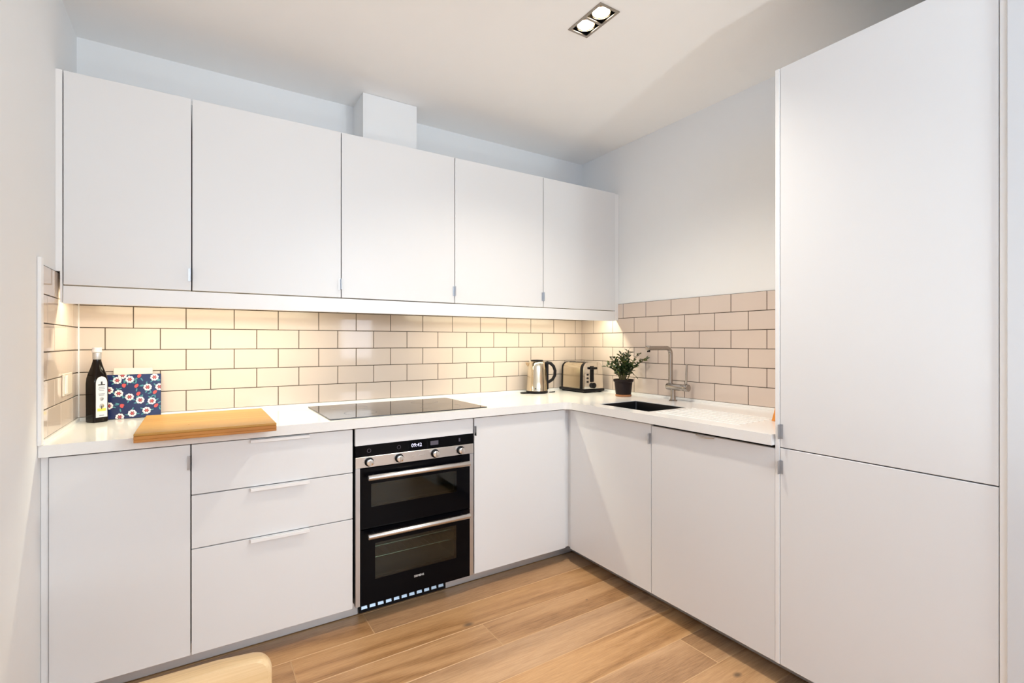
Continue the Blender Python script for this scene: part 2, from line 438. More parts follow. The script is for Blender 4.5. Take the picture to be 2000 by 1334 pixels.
# ------------------------------------------------------------------ cabinets
def tab_y(mb, x, z0, z1, yf):      # small finger pull on a door facing -Y
    mb.box(x-.011, x-.0005, yf-.0015, yf-.0002, z0, z1, M['alu'])
    mb.box(x-.0025, x-.0005, yf-.020, yf-.0015, z0, z1, M['alu'], .0006)
def tab_x(mb, yv, z0, z1, xf, d=1):
    mb.box(xf-.0015, xf-.0002, yv, yv+d*.011, z0, z1, M['alu'])
    mb.box(xf-.020, xf-.0015, yv, yv+d*.002, z0, z1, M['alu'], .0006)
def door_back(par, x0, x1, z0, z1, yf, name='door', g=.0021, th=.018):
    return MB().box(x0+g, x1-g, yf, yf+th, z0, z1, M['lac'], .001).build(name, par)

XD = [-.4185, -.0175, .5872, 1.1905, 1.792]
# base units of the back run
def body(par, x0, x1, y0, y1, z0, z1):
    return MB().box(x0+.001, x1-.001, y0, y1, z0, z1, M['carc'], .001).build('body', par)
yb0, yb1 = YB+.0195, YW-.03
t = thing('base_cabinet', 'white base cabinet with one door at the far left below the chopping board', 'cabinet', ((XD[0]+XD[1])/2, YB+.3, .0845))
body(t, XD[0], XD[1], yb0, yb1, .0845, .882)
d = door_back(t, XD[0], XD[1], ZD0, ZD1, YB)
h = MB(); tab_y(h, XD[1]-.0015, .789, .842, YB); h.build('handle', d)
t = thing('drawer_cabinet', 'white three-drawer base cabinet left of the oven', 'cabinet', ((XD[1]+XD[2])/2, YB+.3, .0845))
body(t, XD[1], XD[2], yb0, yb1, .0845, .882)
for z0, z1 in ((ZD0, .4835), (.4875, .6885), (.6925, ZD1)):
    d = MB().box(XD[1]+.0017, XD[2]-.0035, YB, YB+.018, z0, z1, M['lac'], .001).build('drawer', t)
    h = MB(); h.box(.181, .402, YB-.016, YB-.0002, z1-.003, z1-.0012, M['lacw'], .0005)
    h.box(.181, .402, YB-.018, YB-.016, z1-.013, z1-.0012, M['lacw'], .0005)
    h.build('handle', d)
t = thing('base_cabinet', 'white base cabinet with one door right of the oven, next to the inner corner', 'cabinet', ((XD[3]+XD[4])/2, YB+.3, .0845))
body(t, XD[3], XD[4], yb0, yb1, .0845, .882)
d = door_back(t, XD[3]+.003, XD[4]-.002, ZD0, ZD1, YB)
h = MB(); h.box(XD[3]+.006, XD[3]+.017, YB-.0015, YB-.0002, .795, .843, M['alu'])
h.box(XD[3]+.006, XD[3]+.008, YB-.02, YB-.0015, .795, .843, M['alu'], .0005); h.build('handle', d)
# left end filler and inner corner post
o = MB().box(XL+.0005, XD[0]-.001, YB+.012, YB+.4, 0.001, ZTB-.002, M['lacw'], .001).build('filler_panel', origin=(XL, YB, 0))
tag(o, 'narrow white filler strip between the left wall and the far left base cabinet', 'filler panel')
o = MB().box(XD[4]+.0005, XB+.03, YB+.012, YB+.03, .085, ZTB-.003, M['lac'], .001)
o.box(XB+.012, XB+.03, YB-.018, YB+.012, .085, ZTB-.003, M['lac'], .001)
o = o.build('corner_post', origin=(XD[4], YB, .085))
tag(o, 'slim recessed corner post where the two runs of base cabinets meet', 'corner post')

# right run
YD = [2.2195, 1.6154, 1.0195]
t = thing('sink_cabinet', 'white base cabinet with one door under the sink, beside the inner corner', 'cabinet', (XB+.3, (YD[0]+YD[1])/2, .0845))
bd = MB()
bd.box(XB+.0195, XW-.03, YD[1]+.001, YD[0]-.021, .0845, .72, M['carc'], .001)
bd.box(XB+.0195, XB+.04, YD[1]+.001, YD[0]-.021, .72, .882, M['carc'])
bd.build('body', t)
d = MB().box(XB, XB+.018, YD[1]+.0017, YD[0]-.002, ZD0, ZD1, M['lac'], .001).build('door', t)
h = MB(); tab_x(h, YD[1]+.003, .792, .841, XB); h.build('handle', d)
t = thing('dishwasher', 'built-in dishwasher behind a white door, left of the tall unit', 'dishwasher', (XB+.3, (YD[1]+YD[2])/2, .0845))
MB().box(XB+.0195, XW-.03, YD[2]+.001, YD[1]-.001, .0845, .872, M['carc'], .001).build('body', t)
d = MB().box(XB, XB+.018, YD[2]+.001, YD[1]-.0017, ZD0, ZD1-.006, M['lac'], .001).build('door', t)
h = MB()
h.tube([(XB-.001, 1.365, .874), (XB-.008, 1.352, .873), (XB-.013, 1.33, .872), (XB-.013, 1.31, .872), (XB-.008, 1.29, .873), (XB-.001, 1.277, .874)], .003, M['steel'], 8)
h.build('handle', d)
# tall unit
t = thing('tall_cabinet', 'tall white fridge-freezer cabinet with a large upper and a lower door', 'cabinet', (XB+.3, .70, .0))
MB().box(XB-.001, XW-.002, 1.0035, 1.0195, .085, 2.280, M['lacw'], .001).build('side_panel', t)
MB().box(XB-.001, XW-.002, .394, .4095, .085, 2.280, M['lacw'], .001).build('side_panel', t)
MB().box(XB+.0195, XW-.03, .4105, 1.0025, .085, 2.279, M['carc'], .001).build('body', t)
for z0, z1, hz in ((ZD0, .8815, (.788, .837)), (.8855, 2.2795, (.917, .970))):
    d = MB().box(XB, XB+.018, .4115, 1.0015, z0, z1, M['lac'], .001).build('door', t)
    h = MB()
    h.box(XB-.0015, XB-.0002, .991, 1.0005, hz[0], hz[1], M['alu'])
    h.box(XB-.020, XB-.0015, .9985, 1.0005, hz[0], hz[1], M['alu'], .0006); h.build('handle', d)
# plinths
o = MB().box(XL+.02, .632, 2.335, 2.35, .004, .083, M['plinthm'], .0008)
o.box(1.076, 1.93, 2.335, 2.35, .004, .083, M['plinthm'], .0008)
o.box(.632, 1.076, 2.343, 2.35, .004, .083, M['plinthm'])
o = o.build('plinth', origin=(.7, 2.335, 0)); tag(o, 'low metallic plinth recessed under the back run of cabinets', 'plinth')
o = MB().box(1.915, 1.93, .395, 2.334, .004, .083, M['plinthm'], .0008).build('plinth', origin=(1.915, 1.4, 0))
tag(o, 'low metallic plinth recessed under the sink cabinet, dishwasher and tall unit', 'plinth')
t = thing('ventilation_grille', 'black ventilation grille set in the plinth under the oven', 'grille', (.855, 2.33, .004))
v = MB()
n = 11; x0, x1 = .640, 1.068; cw = (x1-x0)/n
us = [.634]; 
for i in range(n): us += [x0+i*cw+.006, x0+(i+1)*cw-.004]
us.append(1.074)
v.slab(us, [.010, .022, .074, .082], lambda i, j: i % 2 == 0 or j != 1, 2.324, 2.3345, 1, M['black'])
v.build('frame', t)
for i in range(n):
    s = MB()
    for z0, z1 in ((.023, .050), (.056, .071)):
        xa, xb = x0+i*cw+.0065, x0+(i+1)*cw-.0045
        s.add([(xa, 2.326, z0), (xb, 2.326, z0), (xb, 2.337, z1), (xa, 2.337, z1), (xa, 2.328, z0-.0005), (xb, 2.328, z0-.0005), (xb, 2.339, z1-.0005), (xa, 2.339, z1-.0005)],
              [[0, 1, 2, 3], [7, 6, 5, 4], [0, 4, 5, 1], [3, 2, 6, 7], [0, 3, 7, 4], [1, 5, 6, 2]], M['louvre'])
    s.build('louvre', t)

# wall units
XU = [-.4185, -.0165, .5868, 1.1905, 1.7895, 2.3935]
desc = ['white wall cabinet at the far left, first of the row, above the bottle', 'white wall cabinet second from the left, above the chopping board',
        'white wall cabinet in the middle of the row, above the hob', 'white wall cabinet fourth from the left, between the hob and the kettle side',
        'white wall cabinet at the right end of the row, above the kettle and toaster']
for i in range(5):
    t = thing('wall_cabinet', desc[i], 'cabinet', ((XU[i]+XU[i+1])/2, YU+.2, ZU0), 'white wall cabinets in a row over the worktop')
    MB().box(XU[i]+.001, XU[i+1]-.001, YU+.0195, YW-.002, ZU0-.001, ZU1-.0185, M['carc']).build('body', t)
    MB().box(XU[i]+.001, XU[i+1]-.001, YU+.0195, YW-.002, ZU1-.018, ZU1-.001, M['lacw'], .001).build('top_panel', t)
    d = door_back(t, XU[i], XU[i+1], ZU0, ZU1, YU)
    if i < 4:
        h = MB(); tab_y(h, XU[i+1]-.0015, 1.525, 1.577, YU); h.build('handle', d)
o = MB().box(XL+.0135, XU[0]-.001, YU-.001, YU+.02, 1.42, 1.5355, M['lacw']).box(XL+.0005, XU[0]-.001, YU-.001, YU+.02, 1.5355, ZU1, M['lacw']).build('filler_panel', origin=(XL, YU, 1.42))
tag(o, 'narrow white filler strip between the left wall and the first wall cabinet', 'filler panel')
o = MB().box(XU[5]+.001, XW-.0005, YU+.004, YU+.022, 1.4205, ZU1-.001, M['lacw'], .001).build('filler_panel', origin=(XW, YU, 1.48))
tag(o, 'narrow white filler strip between the last wall cabinet and the right wall', 'filler panel')
o = MB().box(XL+.021, XU[5]+.0005, YU+.003, YU+.021, 1.416, ZU0-.0045, M['lacw'], .001).build('pelmet', origin=(1, YU, 1.42))
tag(o, 'long white pelmet rail hanging below the wall cabinets', 'pelmet')
for a_, b_, l_ in ((-.40, .575, 'thin warm strip light under the two left wall cabinets behind the pelmet'), (1.20, 2.375, 'thin warm strip light under the two right wall cabinets behind the pelmet')):
    t = thing('strip_light', l_, 'light', ((a_+b_)/2, 2.52, 1.475))
    MB().box(a_, b_, 2.505, 2.535, 1.478, 1.4858, M['alu']).build('housing', t)
    MB().box(a_+.002, b_-.002, 2.507, 2.533, 1.475, 1.478, M['led']).build('diffuser', t)
# boxed flue between wall unit and ceiling
o = MB().box(.744, 1.045, 2.645, YW-.001, ZU1+.0005, ZC-.001, M['wall'], .001).build('boxed_duct', origin=(.9, 2.7, ZU1))
tag(o, 'white boxed-in duct standing on the middle wall cabinet up to the ceiling', 'duct')

# ------------------------------------------------------------------ oven
t = thing('oven', 'black glass and steel double oven with two bar handles', 'oven', (.89, YB+.3, .09))
ox0, ox1 = .5955, 1.1885
MB().box(ox0, ox1, YB+.001, YB+.018, .806, ZD1, M['lac'], .001).build('filler_panel', t)['label'] = 'white filler panel above the oven'
oc = MB()
cav = [(.655, 1.10, .515, .64), (.672, 1.10, .185, .37)]
oc.box(ox0+.003, ox1-.003, YB+.36, YB+.55, .086, .80, M['dark'])
us = [ox0+.003, .655, 1.10, ox1-.003]; vs = [.086, .185, .37, .515, .64, .80]
oc.slab(us, vs, lambda i, j: not (i == 1 and j in (1, 3)), YB+.026, YB+.3595, 1, M['dark'])
oc.build('body', t)
MB().box(ox0, ox1, YB-.002, YB+.02, .7555, .8045, M['blackglass'], .001).build('display_panel', t)
cp = MB().box(ox0, ox1, YB-.004, YB+.02, .706, .755, M['steel'], .001).build('control_panel', t)
for x in (.656, .796, .976, 1.114):
    k = MB()
    k.cyl((x, YB-.0045, .7305), (x, YB-.009, .7305), .0205, M['black'], 28)
    k.cyl((x, YB-.009, .7305), (x, YB-.026, .7305), .0155, M['chrome'], 28, .002)
    k.box(x-.0025, x+.0025, YB-.030, YB-.0262, .717, .744, M['steel'], .0008)
    k.build('knob', cp)
mk = MB()
for x in (.656, .796, .976, 1.114):
    for a in range(-4, 5):
        if a == 0: continue
        an = a*.52
        mk.box(x+.026*math.sin(an)-.001, x+.026*math.sin(an)+.001, YB-.0043, YB-.0039, .7305+.0205*math.cos(an)-.001, .7305+.0205*math.cos(an)+.001, M['inkgrey'])
for x, l in ((.86, .012), (.893, .03)):
    mk.box(x, x+l, YB-.005, YB-.0039, .729, .7325, M['chrome'], .0003)
mk.build('markings', cp)['kind'] = 'stuff'
dp = MB(); text_bm(dp, '09:42', .024, M['digit'], face_my(.883, YB-.0028, .781)); dp.build('clock_display', t)
dp = MB()
for x in (.656, .796):
    dp.rings([[Vector((x+r*math.cos(a*PI/12), YB-.0024, .781+r*math.sin(a*PI/12))) for a in range(24)] for r in (.009, .0075)], M['seg'], False, False)
dp.box(.954, .995, YB-.0026, YB-.0021, .772, .792, M['seg'])
dp.box(1.106, 1.114, YB-.0026, YB-.0021, .774, .790, M['seg'])
dp.build('panel_symbols', t)['kind'] = 'stuff'
MB().box(ox0, .6165, YB-.003, YB+.02, .086, .705, M['alu'], .001).build('side_trim', t)
MB().box(1.1665, ox1, YB-.003, YB+.02, .086, .705, M['alu'], .001).build('side_trim', t)
def odoor(z0, z1, wx0, wx1, wz0, wz1, hz):
    us = [.618, wx0, wx1, 1.165]; vs = [z0, wz0, wz1, z1]
    dd = MB().slab(us, vs, lambda i, j: not (i == 1 and j == 1), YB-.008, YB+.024, 1, M['blackglass']).build('oven_door', t)
    MB().box(wx0, wx1, YB-.0075, YB-.004, wz0, wz1, M['ovenglass']).build('window', dd)
    hh = MB(); hy = YB-.047
    hh.cyl((.640, hy, hz), (1.146, hy, hz), .0125, M['steel'], 20, .002)
    for x in (.672, 1.114): hh.cyl((x, hy+.006, hz), (x, YB-.0085, hz), .007, M['black'], 14)
    hh.build('bar_handle', dd)['label'] = 'brushed steel bar handle'
    return dd
odoor(.431, .703, .664, 1.092, .526, .631, .668)
d2 = odoor(.088, .427, .682, 1.090, .196, .360, .407)
lg = MB(); text_bm(lg, 'SIEMENS', .0135, M['logo'], face_my(.893, YB-.0086, .160)); lg.build('logo', d2)
for z, y0 in ((.325, YB+.04), (.275, YB+.04)):
    r = MB()
    r.cyl((.674, y0, z), (1.098, y0, z), .0030, M['chrome'], 8)
    r.cyl((.674, y0+.25, z), (1.098, y0+.25, z), .0030, M['chrome'], 8)
    for i in range(15): r.cyl((.69+i*.028, y0, z), (.69+i*.028, y0+.25, z), .0008, M['chrome'], 6)
    r.build('oven_rack', t)

# ------------------------------------------------------------------ hob
t = thing('induction_hob', 'black glass hob set flush in the worktop above the oven', 'hob', (.885, 2.50, ZT))
MB().box(.490, 1.277, 2.250, 2.762, ZT+.0004, ZT+.005, M['hob'], .0015).build('glass_plate', t)
zn = MB()
for x, yv, r in ((.66, 2.60, .09), (.66, 2.39, .075), (1.08, 2.62, .075), (1.08, 2.40, .105)):
    n = 48
    zn = MB(); zn.rings([[Vector((x+q*math.cos(2*PI*a/n), yv+q*math.sin(2*PI*a/n), ZT+.0052)) for a in range(n)] for q in (r, r-.0015)], M['seg'], False, False); zn.build('zone_mark', t)

# ------------------------------------------------------------------ sink and tap
t = thing('sink', 'dark steel undermount sink bowl in the right-hand worktop', 'sink', ((SX0+SX1)/2, (SY0+SY1)/2, ZT-.2))
def rr(x0, x1, y0, y1, r, z, n=6):
    pts = []
    for cx, cy, a0 in ((x1-r, y1-r, 0), (x0+r, y1-r, PI/2), (x0+r, y0+r, PI), (x1-r, y0+r, 3*PI/2)):
        for i in range(n+1):
            a = a0+i*PI/2/n; pts.append(Vector((cx+r*math.cos(a), cy+r*math.sin(a), z)))
    return pts
b = MB(); e = .0
b.rings([rr(SX0+.0006, SX1-.0006, SY0+.0006, SY1-.0006, .002, ZT-.003), rr(SX0+.0016, SX1-.0016, SY0+.0016, SY1-.0016, .004, ZT-.003), rr(SX0+.0018, SX1-.0018, SY0+.0018, SY1-.0018, .01, ZT-.04),
         rr(SX0+.003, SX1-.003, SY0+.003, SY1-.003, .02, ZTB-.12), rr(SX0+.012, SX1-.012, SY0+.012, SY1-.012, .03, ZTB-.158),
         rr(SX0+.03, SX1-.03, SY0+.03, SY1-.03, .03, ZTB-.165)], M['basin'], False, True)
b.build('bowl', t)
dr = MB(); dr.lathe((SX0+SX1)/2, (SY0+SY1)/2, [(.044, ZTB-.1648), (.042, ZTB-.162), (.03, ZTB-.161), (.028, ZTB-.164), (.006, ZTB-.163)], M['chrome'])
dr.build('drain', t)
fx, fy = 2.338, 1.925
t = thing('kitchen_tap', 'brushed steel angular mixer tap with a tall L-shaped spout beside the sink', 'tap', (fx, fy, ZT))
MB().lathe(fx, fy, [(.024, ZT+.0005), (.024, ZT+.003), (.016, ZT+.008), (.0135, ZT+.03), (.0135, ZT+.068)], M['tapsteel']).build('base', t)
MB().cyl((fx, fy+.042, ZT+.082), (fx, fy-.075, ZT+.082), .0195, M['tapsteel'], 28, .002).build('mixer_body', t)
MB().cyl((fx, fy-.0755, ZT+.082), (fx, fy-.108, ZT+.082), .021, M['tapsteel'], 28, .002).build('control_ring', t)
MB().tube([(fx, fy-.092, ZT+.103), (fx, fy-.092, ZT+.105), (fx, fy-.093, ZT+.16), (fx, fy-.096, ZT+.215)], [.0055, .006, .006, .0045], M['tapsteel'], 10).build('lever', t)
sy = fy+.018; zt = 1.238
path = [(fx, sy, ZT+.100), (fx, sy, zt-.04)]
for i in range(1, 8):
    a = i*PI/2/8; path.append((fx-.035+.035*math.cos(a), sy, zt-.035+.035*math.sin(a)))
path += [(fx-.035, sy, zt), (fx-.17, sy, zt)]
sp = MB().tube(path, .0125, M['tapsteel'], 18).build('spout', t)
nz = MB(); nz.cyl((fx-.1705, sy, zt), (fx-.198, sy, zt), .0142, M['tapsteel'], 18, .002)
nz.cyl((fx-.186, sy, zt-.0135), (fx-.186, sy, zt-.022), .009, M['black'], 14); nz.build('nozzle', sp)

# ------------------------------------------------------------------ downlight
t = thing('ceiling_downlight', 'recessed twin ceiling downlight in a rectangular metal frame with two lit bulbs', 'light', ((LX0+LX1)/2, (LY0+LY1)/2, ZC))
fr = MB(); f1 = .007
ym = (LY0+LY1)/2
us = [LX0-.004, LX0+f1, LX1-f1, LX1+.004]; vs = [LY0-.004, LY0+f1, ym-.006, ym+.006, LY1-f1, LY1+.004]
fr.slab(us, vs, lambda i, j: i != 1 or j in (0, 2, 4), ZC-.0035, ZC-.0005, 2, M['lampframe'])
fr.build('frame', t)
hs = MB()
hs.slab([LX0+.001, LX0+.004, LX1-.004, LX1-.001], [LY0+.001, LY0+.004, LY1-.004, LY1-.001], lambda i, j: not (i == 1 and j == 1), ZC, ZC+.07, 2, M['black'])
hs.box(LX0+.001, LX1-.001, LY0+.001, LY1-.001, ZC+.0705, ZC+.075, M['black'])
hs.build('housing', t)
bulbs = []
for yv in ((LY0+ym)/2+.001, (ym+LY1)/2-.001):
    cx = (LX0+LX1)/2
    g = MB(); g.lathe(cx, yv, [(.039, ZC+.004), (.041, ZC+.006), (.036, ZC+.03), (.034, ZC+.03), (.037, ZC+.008)], M['reflector'], cap0=False, cap1=False)
    lp = g.build('lamp_holder', t)
    q = MB(); q.lathe(cx, yv, [(.001, ZC+.0065), (.02, ZC+.0075), (.0335, ZC+.012), (.033, ZC+.02)], M['bulb'], cap0=True, cap1=True)
    q.build('bulb', lp)
    bulbs.append((cx, yv))

# ------------------------------------------------------------------ things on the worktop
# chopping board
t = thing('chopping_board', 'thick bamboo chopping board overhanging the front of the worktop', 'chopping board', (.04, 2.35, ZT))
rot = Matrix.Translation((.040, 2.353, 0)) @ Matrix.Rotation(math.radians(0), 4, 'Z')
MB().box(-.219, .219, -.256, .256, ZT+.0222, ZT+.031, M['bamboo'], .0015, rot).lathe(-.024, 2.232, [(.0032, ZT+.0309), (.0028, ZT+.0313)], M['bamboo_side'], 12).lathe(-.024, 2.232, [(.0016, ZT+.0312), (.0014, ZT+.0315)], M['soil'], 10).build('top_layer', t)
MB().box(-.219, .219, -.256, .256, ZT+.0105, ZT+.0221, M['bamboo_side'], .0008, rot).build('core_layer', t)['label'] = 'darker bamboo middle layer'
MB().box(-.219, .219, -.256, .256, ZT+.0005, ZT+.0104, M['bamboo_side'], .001, rot).build('bottom_layer', t)

# bottle
def rsq(a, r, z, tf, n=6):
    r = min(r, a-1e-4)
    return [tf @ p for p in rr(-a, a, -a, a, r, z, n)]
bx, by = -.3585, 2.752
TB = Matrix.Translation((bx, by, 0)) @ Matrix.Rotation(math.radians(37), 4, 'Z')
t = thing('oil_bottle', 'tall dark square olive oil bottle with a white arched label by the left wall', 'bottle', (bx, by, ZT))
prof = [(.027, .008, ZT+.0006), (.029, .008, ZT+.004), (.0295, .008, 1.095), (.0285, .010, 1.118), (.0255, .012, 1.137), (.0205, .013, 1.158), (.0165, .0135, 1.178), (.0145, .0143, 1.192), (.0142, .0141, 1.205)]
MB().rings([rsq(a, r, z, TB) for a, r, z in prof], M['bottle']).build('glass_body', t)
MB().lathe(bx, by, [(.0146, 1.198), (.0152, 1.2), (.0152, 1.224), (.0146, 1.2265)], M['capsule']).build('neck_capsule', t)
MB().lathe(bx, by, [(.015, 1.2275), (.0185, 1.229), (.0185, 1.235), (.0165, 1.237), (.0165, 1.247), (.015, 1.249)], M['cap']).build('cap', t)
# label lies on the face whose normal is local -y
lb = MB(); hw = .0215; pts = [(-hw, .952), (hw, .952), (hw, 1.095)]
for i in range(1, 10):
    a = i/10; pts.append((hw*math.cos(a*PI/2)**.8, 1.095+.030*math.sin(a*PI/2)))
pts.append((0, 1.126))
pts += [(-x, z) for x, z in pts[3:-1]][::-1]+[(-hw, 1.095)]
lb.prism(pts, 1, -.0306, -.0297, M['label'], TB)
L = lb.build('label', t); L['label'] = 'white arched paper label'
ik = MB(); yy0, yy1 = -.0310, -.0305
ik.box(-.013, .013, yy0, yy1, 1.088, 1.0925, M['ink'], 0, TB)
ik.box(-.003, .003, yy0, yy1, 1.0925, 1.104, M['ink'], 0, TB)
for z, hwid in ((1.078, .011), (1.071, .013), (1.064, .009), (1.050, .012), (1.044, .010)):
    ik.box(-hwid, hwid, yy0, yy1, z, z+.0035, M['inkgrey'], 0, TB)
ik.lathe(0, 0, [(.008, -.0004), (.008, 0)], M['inkgrey'], 16, tf=TB @ Matrix.Translation((0, -.0306, 1.030)) @ Matrix.Rotation(PI/2, 4, 'X'))
ik.box(-.016, .016, yy0, yy1, .978, .990, M['yellow'], 0, TB)
ik.lathe(0, 0, [(.0095, -.0004), (.0095, 0)], M['yellow'], 16, tf=TB @ Matrix.Translation((0, -.0306, 1.000)) @ Matrix.Rotation(PI/2, 4, 'X'))
for dx, dz, r in ((0, .004, .006), (-.006, 0, .005), (.006, 0, .005)):
    ik.lathe(0, 0, [(r, -.0008), (r, -.0003)], M['ink'], 12, tf=TB @ Matrix.Translation((dx, -.0306, 1.003+dz)) @ Matrix.Rotation(PI/2, 4, 'X'))
ik.box(-.0012, .0012, -.0314, -.0309, .986, 1.0, M['ink'], 0, TB)
ik.box(-.009, .009, yy0, yy1, .958, .962, M['inkgrey'], 0, TB)
ik.build('label_print', L)

# floral panel leaning on the tiles
lean = math.atan2(.024, .196)
TP = Matrix.Translation((0, 2.796, ZT+.001)) @ Matrix.Rotation(-lean, 4, 'X')
t = thing('floral_board', 'navy blue board with white and red flower pattern leaning on the tiles', 'decorative board', (-.237, 2.80, ZT))
MB().box(-.340, -.138, 0, .008, 0, .197, M['navy'], .0015, TP).build('panel', t)
fp = MB()
def cc(x, yv): return (-.334+(x-420)/805*.196, .197-(yv-532)/650*.197)
def disc(x, z, r, m, d, n=12, sx=1, rot=0):
    pts = [(x+math.cos(rot)*r*sx*math.cos(2*PI*i/n)-math.sin(rot)*r*math.sin(2*PI*i/n), z+math.sin(rot)*r*sx*math.cos(2*PI*i/n)+math.cos(rot)*r*math.sin(2*PI*i/n)) for i in range(n)]
    pts = [(min(max(a, -.3395), -.1385), min(max(b, .0008), .1962)) for a, b in pts]
    fp.prism(pts, 1, -.0003*d-.0003, -.0003*(d-1)-.0002, m, TP)
rnd = random.Random(3)
fl = [(570, 617), (752, 608), (1122, 585), (1020, 733), (1200, 733), (595, 810), (752, 868), (910, 922), (1085, 943), (455, 760), (455, 985), (795, 1110), (1008, 1080), (615, 1155), (645, 545)]
tu = [(665, 697), (850, 708), (890, 560), (1130, 812), (880, 825), (640, 995), (1150, 1015)]
for x, yv in tu+fl:
    px, pz = cc(x, yv)
    for q in range(3):
        a = rnd.uniform(0, 2*PI); dd = .019
        disc(px+dd*math.cos(a), pz+dd*math.sin(a), .0026, M['pteal'], 1, 8, 3.2, a+rnd.uniform(-.5, .5))
for x, yv in fl:
    px, pz = cc(x, yv)
    for q in range(8):
        a = q*PI/4+.2; disc(px+.0105*math.cos(a), pz+.0105*math.sin(a), .0058, M['pwhite'], 2, 8)
    disc(px, pz, .0105, M['pwhite'], 2.5, 12)
    for q in range(6):
        a = q*PI/3; disc(px+.006*math.cos(a), pz+.006*math.sin(a), .0028, M['pdred'], 3.5, 6, 1.5, a)
    disc(px, pz, .0035, M['pred'], 4.5, 8)
for x, yv in tu:
    px, pz = cc(x, yv); a = rnd.uniform(0, PI)
    disc(px, pz, .0068, M['pred'], 2, 8, 1.4, a); disc(px+.004, pz+.004, .0045, M['pred'], 3, 6, 1.3, a+.8)
fp.build('flower_print', t, weld=False)
t2 = MB().box(-.312, -.170, 0, .006, 0, .224, M['plast2'], .002, Matrix.Translation((0, 2.816, ZT+.001)) @ Matrix.Rotation(-.035, 4, 'X'))
o = t2.build('serving_slab', origin=(-.24, 2.82, ZT)); tag(o, 'white slab leaning on the tiles behind the floral board, only its top edge showing', 'slab')

# wall sockets
t = thing('wall_socket', 'white double wall socket on the left tiled return', 'socket', (XL, 2.58, 1.065))
MB().box(XL+.0066, XL+.014, 2.520, 2.668, 1.064, 1.150, M['plast2'], .002).build('plate', t)
MB().box(XL+.0142, XL+.018, 2.528, 2.563, 1.072, 1.142, M['wplastic'], .001).build('switch', t)
t = thing('wall_socket', 'pale wall socket on the back tiles just behind the kettle', 'socket', (1.99, YW, 1.07))
MB().box(1.945, 2.031, YW-.0135, YW-.0066, 1.060, 1.146, M['plast2'], .002).build('plate', t)
MB().box(1.957, 1.970, YW-.0165, YW-.0137, 1.112, 1.135, M['wplastic'], .001).build('switch', t)

# kettle (local +x is the handle side)
kx, ky = 1.935, 2.728
TK = Matrix.Translation((kx, ky, 0)) @ Matrix.Rotation(math.radians(-32.8), 4, 'Z')
t = thing('kettle', 'polished steel kettle with a black handle on the worktop by the corner', 'kettle', (kx, ky, ZT))
MB().lathe(0, 0, [(.070, ZT+.0006), (.074, ZT+.003), (.074, ZT+.012), (.070, ZT+.014)], M['black'], 40, tf=TK).build('power_base', t)
MB().lathe(0, 0, [(.070, ZT+.015), (.0725, ZT+.017), (.0725, ZT+.021), (.071, ZT+.024), (.069, ZT+.08), (.0655, ZT+.14), (.062, ZT+.18), (.058, ZT+.200), (.050, ZT+.212), (.044, ZT+.215)], M['kettle'], 48, tf=TK).build('body', t)
MB().lathe(0, 0, [(.043, ZT+.2152), (.043, ZT+.220), (.038, ZT+.224), (.012, ZT+.2255)], M['black'], 32, tf=TK).build('lid', t)
sp = MB(); sp.rings([[Vector((-.052, -.018, ZT+.165)), Vector((-.052, .018, ZT+.165)), Vector((-.052, .018, ZT+.205)), Vector((-.052, -.018, ZT+.205))],
                     [Vector((-.076, -.007, ZT+.196)), Vector((-.076, .007, ZT+.196)), Vector((-.078, .007, ZT+.208)), Vector((-.078, -.007, ZT+.208))]], M['kettle'], tf=TK)
sp.build('spout', t)
hd = MB()
hp = [(.052, 0, ZT+.198), (.07, 0, ZT+.204), (.092, 0, ZT+.2), (.112, 0, ZT+.18), (.122, 0, ZT+.15), (.12, 0, ZT+.118), (.106, 0, ZT+.092), (.086, 0, ZT+.078), (.071, 0, ZT+.070)]
hd.tube(hp, [.010, .011, .011, .0105, .0105, .0105, .0105, .010, .010], M['black'], 12, tf=TK)
hd.box(.060, .0775, -.013, .013, ZT+.024, ZT+.205, M['black'], .004, TK)
hd.build('handle', t)
ga = MB().box(-.003, .006, -.0735, -.068, ZT+.03, ZT+.038, M['ink'], .001, TK @ Matrix.Rotation(-.2, 4, 'Z')).build('emblem', t)
cd = MB()
cp_ = []
for i in range(15):
    a = math.radians(60+i*20.0); cp_.append((-.078+.026*math.cos(a)*1.3, -.035+.022*math.sin(a), ZT+.0035))
cd.tube(cp_, .003, M['black'], 8, tf=TK)
cd.build('cord', t); cd = MB()
cd.tube([(.085, .02, ZT+.0035), (.105, .03, ZT+.0035), (.125, .05, ZT+.0035)], .003, M['black'], 8, tf=TK)
cd.build('cord', t)

# toaster
tx0, tx1, ty0, ty1 = 2.193, 2.362, 2.542, 2.800
t = thing('toaster', 'chrome two-slice toaster with black base and lever in the corner of the worktop', 'toaster', ((tx0+tx1)/2, (ty0+ty1)/2, ZT))
bs = MB(); bs.box(tx0-.010, tx1+.008, ty0-.008, ty1+.006, ZT+.006, ZT+.026, M['black'], .006, seg=2)
for x in (tx0+.01, tx1-.02):
    for yv in (ty0+.01, ty1-.02): bs.box(x, x+.015, yv, yv+.015, ZT+.0005, ZT+.0065, M['black'])
bs.build('base', t)
def arch(x0, x1, z0, z1, r, n=8):
    p = [(x0, z0), (x1, z0), (x1-.004, z1-r)]
    for i in range(1, n+1):
        a = i*PI/2/n; p.append((x1-.004-r+r*math.cos(a), z1-r+r*math.sin(a)))
    for i in range(0, n+1):
        a = PI/2+i*PI/2/n; p.append((x0+.004+r+r*math.cos(a), z1-r+r*math.sin(a)))
    return p
zb, zt_ = ZT+.0265, ZT+.206
